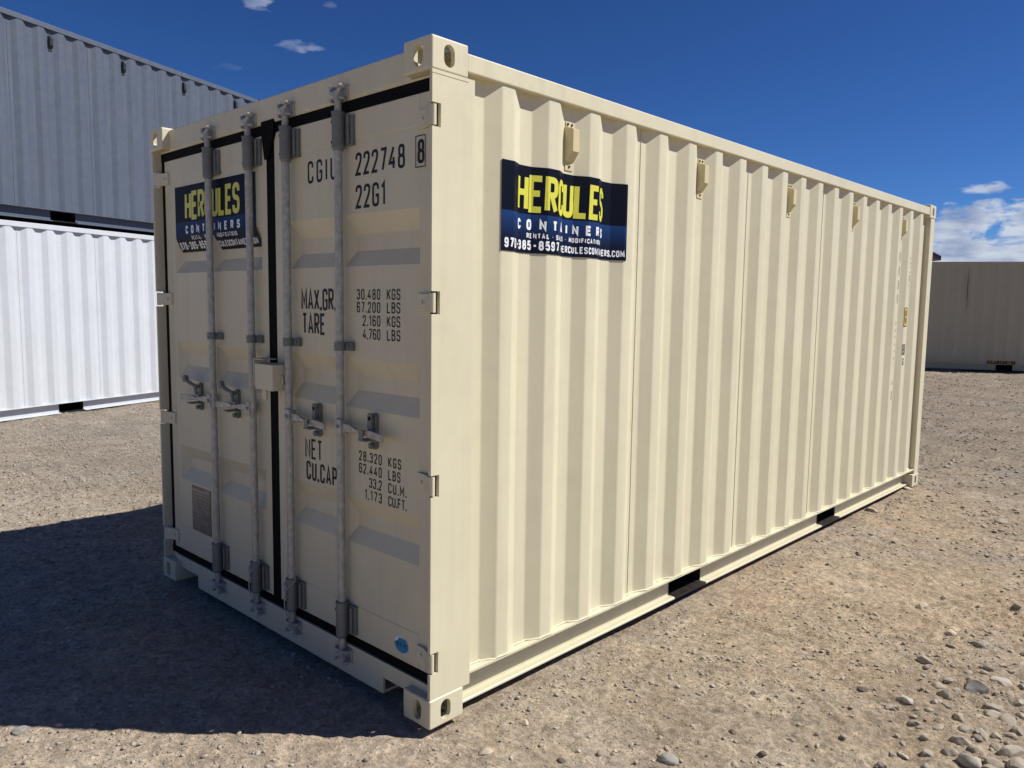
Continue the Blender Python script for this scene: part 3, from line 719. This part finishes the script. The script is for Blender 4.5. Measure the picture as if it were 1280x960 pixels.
# side: the vinyl follows every fold of the wall
S0 = .372
tab = [(0, S0, wall_at(prof, S0))]; fl = []
ys_ = [S0]+[y for y, d in prof if S0+.002 < y < 1.6]
for a, b in zip(ys_, ys_[1:]):
    xa, xb = wall_at(prof, a), wall_at(prof, b); s = tab[-1][0]+math.hypot(b-a, xb-xa); tab.append((s, b, xb)); fl.append(s)
def wmap(s, z, h):
    for (sa, ya, xa), (sb, yb, xb) in zip(tab, tab[1:]):
        if s <= sb+1e-9:
            t = (s-sa)/(sb-sa); nx, ny = (yb-ya)/(sb-sa), -(xb-xa)/(sb-sa)
            return (xa+(xb-xa)*t+nx*(h+.0012), ya+(yb-ya)*t+ny*(h+.0012), 1.858+z)
    return (tab[-1][2], tab[-1][1], z)
sg = sign(root, wmap, [s for s in fl if s < SW_], OFF)
sg['label'] = 'dark sign with yellow lettering pasted over the corrugated side'
# door: lower edge bends into the pressed recess
def dsm(s, z, h):
    Z = 1.907+z; y = yd+.0008
    if Z < 1.985: y += (1.985-Z)*.40
    return (-2.243+s*.985, y-h, Z)
sg2 = sign(LD, dsm, None, OFF); sg2['label'] = 'dark sign with yellow lettering on the left door behind the rods'

# ---- marks near the far end of the right side, painted over the corrugation and reading down
SW0 = prof
def farmap(yc):
    return lambda s, z, h: (wall_at(prof, yc+s)+.0012+h, yc+s, z)
def ftext(txt, yc, ztop, h, pitch, sw, mat='black_lettering'):
    q = []
    for i, ch in enumerate(txt):
        if ch == ' ': continue
        q += text2d(ch, -.028, ztop-h-i*pitch, h, sw, .9)
    fd = [y-yc for y, d in prof]
    return lay(q, 'side_marking', mat, root, farmap(yc), OFF, [f for f in fd if -.2 < f < .2])
ya = [y for y, d in prof if d == 0]
cA = min([(a+b)/2 for a, b in zip(ya[::2], ya[1::2])], key=lambda v: abs(v-5.16)); cB = cA+.2785
ftext('CGIU 222748', cA+.052, 2.13, .085, .117, .009)
ftext('22G1', cB+.052, 2.10, .06, .077, .007)
q = [([Vector(p) for p in ((-.036, 1.50), (.036, 1.50), (.036, 1.665), (-.036, 1.665))], 0)]
fd = [f for f in [y-cB for y, d in prof] if -.2 < f < .2]
lb = lay(q, 'height_label', 'label_yellow', root, farmap(cB), OFF, fd)
bars = [([Vector(p) for p in ((a, c), (b, c), (b, d), (a, d))], 0) for a, b, c, d in ((-.036, -.030, 1.50, 1.665), (.030, .036, 1.50, 1.665), (-.030, .030, 1.659, 1.665), (-.030, .030, 1.50, 1.506), (-.012, .012, 1.53, 1.575), (-.012, .012, 1.59, 1.64))]
lay(bars, 'label_border', 'black_lettering', lb, farmap(cB), OFF, fd, lift=.0006)
q = text2d('8', -.02, 1.262, .075, .010, .8)+[([Vector(p) for p in ((a, c), (b, c), (b, d), (a, d))], 0) for a, b, c, d in ((-.036, .036, 1.340, 1.346), (-.036, .036, 1.254, 1.260), (-.036, -.030, 1.26, 1.34), (.030, .036, 1.26, 1.34))]
lay(q, 'side_marking', 'black_lettering', root, farmap(cB), OFF, fd)
lay(text2d('G', -.02, 1.165, .06, .009, .8), 'side_marking', 'black_lettering', root, farmap(cB), OFF, fd)

# ------------------------------------------------------------------ the other containers
TH = R(21); sx_, sy_ = -8.95, 0.0
o0 = Vector((sx_-math.sin(TH)*(-.03), sy_+math.cos(TH)*(-.03), .045))
container('shipping_container', o0, TH, 'white', 'white', .1085, .2875, 'white shipping container on the ground under the grey one, at the left', detail=False, vents=False, pk=((1.76, 2.13), (3.93, 4.30)))
o1 = o0+Vector((0, 0, H+.012))
container('shipping_container', o1, TH, 'grey', 'greyvent', .1085, .2875, 'slate grey shipping container stacked on top of the white one', detail=False, pk=((1.76, 2.13), (3.93, 4.30)))
P0 = Vector((-3.446, 18.666, .235)); dr = Vector((.8885, .4589, 0))
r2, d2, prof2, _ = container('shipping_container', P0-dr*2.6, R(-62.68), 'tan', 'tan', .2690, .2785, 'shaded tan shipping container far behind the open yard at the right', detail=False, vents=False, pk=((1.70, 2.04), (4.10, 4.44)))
# label above its fork pocket
q = text2d('EMPTY LIFT ONLY', 3.92, .178, .056, .009, .8, .14, None, .54)
fd2 = [y for y, d in prof2 if 3.7 < y < 4.7]
pm2 = lambda s, z, h: (wall_at(prof2, s)+.0012+h, s, z)
lb2 = lay([([Vector(p) for p in ((3.895, .170), (4.485, .170), (4.485, .243), (3.895, .243))], 0)], 'warning_label', 'black_lettering', r2, pm2, OFF, fd2)
lay(q, 'label_text', 'label_orange', lb2, pm2, OFF, fd2, lift=.0008)
# long shallow dent / scrape line
mb = MB(); mb.tube([(-.0125+.001*math.sin(z*9), 3.37+.006*math.sin(z*2.1), z) for z in np.linspace(1.35, 2.45, 20)], [.001+.006*math.sin(math.pi*i/19) for i in range(20)], 6)
mb.build('scrape', 'dark_under', r2, off=OFF)

# ------------------------------------------------------------------ shed whose roof corner shows behind the tan container
def shed():
    t = 46; c = CAM+px_dir(1176.5, 322.5)*t
    r = empty('shed', (0, 0, 0)); tag(r, 'dark roofed shed just peeking over the far tan container', 'shed')
    er = Vector((rt.x, rt.y, 0)); ed = Vector((fw.x, fw.y, 0)).normalized()
    ze = c.z; base = Vector((c.x, c.y, .3))-er*.35+ed*.35
    wd, dp = 9.0, 7.0
    def w(u, v, z): p = base-er*u+ed*v; return (p.x, p.y, z)
    mb = MB()
    pk = ze+wd/2*.48
    vs = [w(0, 0, .2), w(wd, 0, .2), w(wd, 0, ze-.15), w(wd/2, 0, pk-.2), w(0, 0, ze-.15)]; vb = [w(0, dp, .2), w(wd, dp, .2), w(wd, dp, ze-.15), w(wd/2, dp, pk-.2), w(0, dp, ze-.15)]
    mb.add(vs+vb, [(1, 0, 4, 3, 2), (5, 6, 7, 8, 9), (0, 5, 9, 4), (1, 2, 7, 6)]); mb.build('wall', 'shedwall', r)
    mb = MB(); th = .22
    def slab(u0, z0, u1, z1):
        a = [w(u0, -.35, z0), w(u1, -.35, z1), w(u1, dp+.35, z1), w(u0, dp+.35, z0)]; b = [(x, y, z+th) for x, y, z in a]
        mb.add(a+b, [(0, 3, 2, 1), (4, 5, 6, 7), (0, 1, 5, 4), (1, 2, 6, 5), (2, 3, 7, 6), (3, 0, 4, 7)])
    slab(-.35, ze-.12, wd/2, pk); slab(wd/2, pk, wd+.35, ze-.12); mb.build('roof', 'shedroof', r)
shed()

# ------------------------------------------------------------------ ground
def vnoise(x, y, seed):
    xi = np.floor(x).astype(np.int64); yi = np.floor(y).astype(np.int64); fx = x-xi; fy = y-yi
    def h(a, b):
        n = (a*374761393+b*668265263+seed*974711) & 0xffffffff; n = ((n ^ (n >> 13))*1274126177) & 0xffffffff
        return ((n ^ (n >> 16)) & 0xffff)/65535.
    u = fx*fx*fx*(fx*(fx*6-15)+10); v = fy*fy*fy*(fy*(fy*6-15)+10)
    return (h(xi, yi)*(1-u)+h(xi+1, yi)*u)*(1-v)+(h(xi, yi+1)*(1-u)+h(xi+1, yi+1)*u)*v-.5
def ss(a, b, t): t = np.clip((t-a)/(b-a), 0, 1); return t*t*(3-2*t)
def terrain(x, y):
    x = np.asarray(x, float); y = np.asarray(y, float)
    base = -.032+.25*ss(7, 18, y)+.07*ss(3.5, 8, -x)*(1-ss(8, 18, y))
    for cx, cy in ((-2.36, .09), (-.08, 5.97), (-2.36, 5.97)): base = base+.030*np.exp(-((x-cx)**2+(y-cy)**2)/.09)
    ca, sa = math.cos(.6), math.sin(.6); u = x*ca-y*sa; v = x*sa+y*ca
    n = .030*vnoise(u*.8, v*.8, 1)+.020*vnoise(u*2.3, v*2.3, 2)+.013*vnoise(v*5.7, u*5.7, 3)
    rg = .35+.9*np.clip(vnoise(x*.7+9, y*.7, 9)+.5, 0, 1)
    rut = vnoise(u*.9+3, v*3.4, 12)*.022*ss(0.4, 1.6, x)
    n = n+rg*(.015*vnoise(x*12.3, y*12.3, 4)+.020*np.abs(vnoise(u*23, v*23, 5))+.013*vnoise(x*41, y*41, 6))+rut
    # faint wheel tracks with tread marks pressed into the dirt
    for tx, ty, ang, w in ((1.55, .95, 1.02, .13), (2.35, .55, 1.02, .13), (3.2, 4.2, .45, .14)):
        dx, dy = math.cos(ang), math.sin(ang); a = (x-tx)*dx+(y-ty)*dy; b = -(x-tx)*dy+(y-ty)*dx+.10*np.sin(a*.5)
        m_ = ss(w, w*.75, np.abs(b))*ss(5, 3, np.abs(a))*np.clip(vnoise(x*1.1, y*1.1, 77)*2.4+.75, 0, 1)
        n = n*(1-.55*m_)-m_*(.005+.006*ss(.25, .6, np.sin((a+np.abs(b)*1.1)*62)))
    under = ((x > -2.6) & (x < .12) & (y > -.1) & (y < 6.2))
    return base+np.where(under, np.minimum(n, .002)*.6, n)
def spaced(lo, hi, a, b, d, grow=1.06, dmax=12):
    s = list(np.arange(a, b, d)); 
    x = s[-1]; st_ = d
    while x < hi: st_ = min(st_*grow, dmax); x += st_; s.append(x)
    x = s[0]; st_ = d; pre = []
    while x > lo: st_ = min(st_*grow, dmax); x -= st_; pre.append(x)
    return np.array(pre[::-1]+s)
gx = spaced(-400, 400, -3.2, 5.4, .0145); gy = spaced(-400, 400, -1.6, 6.6, .0145)
X, Y = np.meshgrid(gx, gy); Z = terrain(X, Y); nx, ny = len(gx), len(gy)
me = bpy.data.meshes.new('ground'); nv = nx*ny; me.vertices.add(nv)
me.vertices.foreach_set('co', np.stack([X, Y, Z], -1).astype(np.float32).ravel())
i = np.arange(nx-1)[None, :]+np.arange(ny-1)[:, None]*nx; F = np.stack([i, i+1, i+1+nx, i+nx], -1).reshape(-1, 4).astype(np.int32)
me.loops.add(F.size); me.loops.foreach_set('vertex_index', F.ravel()); me.polygons.add(len(F))
me.polygons.foreach_set('loop_start', np.arange(0, F.size, 4, dtype=np.int32)); me.polygons.foreach_set('use_smooth', np.ones(len(F), bool))
me.update(calc_edges=True); me.validate()
me.materials.append(M['dirt']); g = bpy.data.objects.new('ground', me); C.objects.link(g); tag(g, 'tan packed dirt and gravel yard', kind='structure')

# ------------------------------------------------------------------ stones
def ico(sub):
    bm = bmesh.new(); bmesh.ops.create_icosphere(bm, subdivisions=sub, radius=1); v = np.array([p.co[:] for p in bm.verts]); f = np.array([[q.index for q in p.verts] for p in bm.faces]); bm.free(); return v, f
def rock_shape(v, sd, ang=.5):
    r = np.random.default_rng(sd); o = v.copy()
    for _ in range(int(5+ang*10)):                    # flat facets
        n = r.normal(size=3); n /= np.linalg.norm(n); d = r.uniform(.55, .92); k = o@n-d; o -= np.where(k > 0, k, 0)[:, None]*n*r.uniform(.6, 1)
    w = r.normal(size=(3, 3))*1.6; o += .06*np.sin(o@w+r.uniform(0, 6, 3))
    w = r.normal(size=(3, 3))*4.5; o += .030*np.sin(o@w)
    w = r.normal(size=(3, 3))*10; o += .012*np.sin(o@w)
    return o*np.array([1, r.uniform(.62, .92), r.uniform(.38, .68)])
V3, F3 = ico(4)
rock_me = []
for k in range(10):
    me = bpy.data.meshes.new('stone'); vv = rock_shape(V3, 50+k, .2+.08*k); me.from_pydata(vv.tolist(), [], F3.tolist()); me.polygons.foreach_set('use_smooth', [True]*len(F3)); me.materials.append(M['stone']); me.update(); me.set_sharp_from_angle(angle=R(22 if k % 2 else 40)); rock_me.append(me)
rock_me2 = {}
def stone(x, y, size, k, rz, label, group=None, mat=None, sink=.3):
    me = rock_me[k % 10]
    if mat:
        key = (k % 10, mat)
        if key not in rock_me2: c = me.copy(); c.materials[0] = M[mat]; rock_me2[key] = c
        me = rock_me2[key]
    o = bpy.data.objects.new('stone', me); C.objects.link(o)
    s = size/2; o.scale = (s, s, s*random.uniform(.85, 1.15)); o.rotation_euler = (random.uniform(-.25, .25), random.uniform(-.25, .25), rz)
    o.location = (x, y, float(terrain(x, y))+s*.05)
    tag(o, label, 'stone', group); return o
def on_ground(px, py):
    d = px_dir(px, py); p = CAM+d*((-.03-CAM.z)/d.z)
    for _ in range(3): p = CAM+d*((float(terrain(p.x, p.y))-CAM.z)/d.z)
    return p, (p-CAM).length
GC = 'cobbles in the stony patch'
named = [ # world spots of stones, (px,py) is where the photo shows them, width in photo px
 (834,949,27,'flat blue grey stone at the bottom middle of the yard','stone_grey'), (607,942,17,'round pale stone low in front of the near corner of the container','stone_pale'),
 (655,905,14,'small pale tan stone right of the near container corner','stone_pale'), (702,952,11,'small brown stone at the bottom edge between the pale and the blue grey stones','stone_brown'),
 (915,916,14,'dark brown broken stone between the blue grey stone and the cobbles','stone_brown'), (1080,863,13,'lone dark brown stone on bare dirt left of the cobbles','stone_brown'),
 (29,914,18,'grey rounded stone at the edge of the shadow, far left','stone_grey'), (1089,639,16,'pale oval stone close to the far end of the long bottom rail','stone_pale'),
 (1134,611,11,'thin pale stone lying right under the far bottom corner of the cream container','stone_pale'), (1072,693,9,'small dark stone on the open dirt beyond the second fork pocket','stone_brown'),
 (952,942,11,'small dark stone at the bottom right of the blue grey one','stone_brown'), (1153,759,14,'pale angular stone standing alone above the cobbles','stone_pale'),
 (1220,861,28,'largest flat grey cobble, higher than the main cluster','stone_grey'), (1189,792,13,'wedge shaped pale stone on the slope above the cobbles','stone_pale'),
 (1035,707,9,'small dark pebble left of the other dark one beyond the fork pockets','stone_brown')]
for j, (a, b, w, lab, mt) in enumerate(named):
    p, D = on_ground(a, b); stone(p.x, p.y, w/foc*D*1.02, j, j*1.3, lab, mat=mt)
cob = [(1224,807,14),(1271,758,13),(1173,910,13),(1143,904,12),(1198,898,18),(1205,912,15),(1202,929,20),(1189,942,18),(1219,937,14),(1213,953,28),(1245,935,14),(1240,893,20),(1243,884,16),
 (1258,900,20),(1265,943,26),(1252,849,20),(1182,870,20),(1173,858,17),(1184,850,12),(1270,880,14),(1274,958,24),(1245,956,20),(1133,875,17),(1158,943,14),(1157,827,16),(1231,911,12),(1224,915,12),(1160,886,11),
 (1230,922,14),(1273,915,14),(1262,922,13),(1277,895,12),(1228,945,11),(1118,886,12),(1128,930,10),(1055,921,10),(988,926,9),(943,867,10),(1210,842,10),(1235,836,12),(1262,870,10),(1275,832,14),(1252,653,13),(1183,584,8),(1232,601,9)]
for j, (a, b, w) in enumerate(cob):
    p, D = on_ground(a, b); stone(p.x, p.y, w/foc*D*1.05, j+3, j*2.1, 'tan rounded cobble lying among the others in the stony patch, lower right', GC)
# more cobbles of the patch and loose stones about the yard
placed = 0
while placed < 120:
    a = rng.uniform(1040, 1330); b = rng.uniform(660, 985)
    f = ss(1010, 1260, a+(b-820)*.45)
    if rng.uniform() > f: continue
    p, D = on_ground(a, b); w = rng.uniform(5, 12)*(.5+.6*ss(650, 950, b))
    stone(p.x, p.y, w/foc*D, int(rng.integers(10)), rng.uniform(0, 6.3), 'tan rounded cobble lying among the others in the stony patch, lower right', GC); placed += 1
placed = 0
while placed < 110:
    x = rng.uniform(-3.5, 5); y = rng.uniform(-1.9, 8)
    if -2.6 < x < .05 and -.05 < y < 6.1: continue
    stone(x, y, rng.uniform(.014, .036), int(rng.integers(10)), rng.uniform(0, 6.3), 'small loose stone lying scattered on the bare dirt of the yard', 'loose stones scattered over the yard'); placed += 1
# gravel: beyond counting
def gravel(n, size, area, sub, name, label, dens=None, flat=1.0):
    v0, f0 = ico(sub); var = [rock_shape(v0, 300+k, .9) for k in range(12)]
    x = rng.uniform(area[0], area[1], n*3); y = rng.uniform(area[2], area[3], n*3)
    k = ~((x > -2.42) & (x < -.01) & (y > .02) & (y < 6.05))
    if dens is not None: k &= rng.uniform(size=len(x)) < dens(x, y)
    x = x[k][:n]; y = y[k][:n]; n = len(x)
    s = size[0]*(size[1]/size[0])**(rng.uniform(size=n)**1.8)/2; a = rng.uniform(0, 6.283, n); z = terrain(x, y)+s*.18
    VV = np.empty((n, len(v0), 3), np.float32)
    idx = rng.integers(12, size=n); ca, sa = np.cos(a), np.sin(a); tl = rng.uniform(-.5, .5, n)
    for t in range(12):
        mk = idx == t; b = var[t][None]*s[mk][:, None, None]; b = b.copy()
        bz = b[..., 2]+b[..., 0]*tl[mk][:, None]
        bx = b[..., 0]*ca[mk][:, None]-b[..., 1]*sa[mk][:, None]; by = b[..., 0]*sa[mk][:, None]+b[..., 1]*ca[mk][:, None]
        VV[mk] = np.stack([bx+x[mk][:, None], by+y[mk][:, None], bz*flat+z[mk][:, None]], -1)
    F = (f0[None]+(np.arange(n)*len(v0))[:, None, None]).reshape(-1, 3).astype(np.int32)
    me = bpy.data.meshes.new(name); me.vertices.add(n*len(v0)); me.vertices.foreach_set('co', VV.ravel())
    me.loops.add(F.size); me.loops.foreach_set('vertex_index', F.ravel()); me.polygons.add(len(F)); me.polygons.foreach_set('loop_start', np.arange(0, F.size, 3, dtype=np.int32))
    me.update(calc_edges=True); me.materials.append(M['pebble']); o = bpy.data.objects.new(name, me); C.objects.link(o); tag(o, label, kind='stuff'); return o
clump = lambda x, y: np.clip((vnoise(x*1.3, y*1.3, 31)+vnoise(x*4, y*4, 32)*.6+.22)*2.2, .06, 1)
gravel(20000, (.006, .030), (-3.6, 5.2, -1.9, 5.5), 2, 'gravel', 'small grey and tan stones strewn over the near dirt', clump)
gravel(45000, (.003, .011), (-3.0, 4.6, -1.9, 3.5), 1, 'gravel', 'fine grit on the near dirt', clump)
gravel(36000, (.010, .060), (-6, 7, 4.0, 19), 1, 'gravel', 'grey gravel of the far yard', lambda x, y: clump(x, y)*.7+.3, .6)
gravel(30000, (.010, .040), (-10.3, -3.2, -2.0, 6), 1, 'gravel', 'pale gravel between the containers', lambda x, y: clump(x, y)*.5+.5, .75)
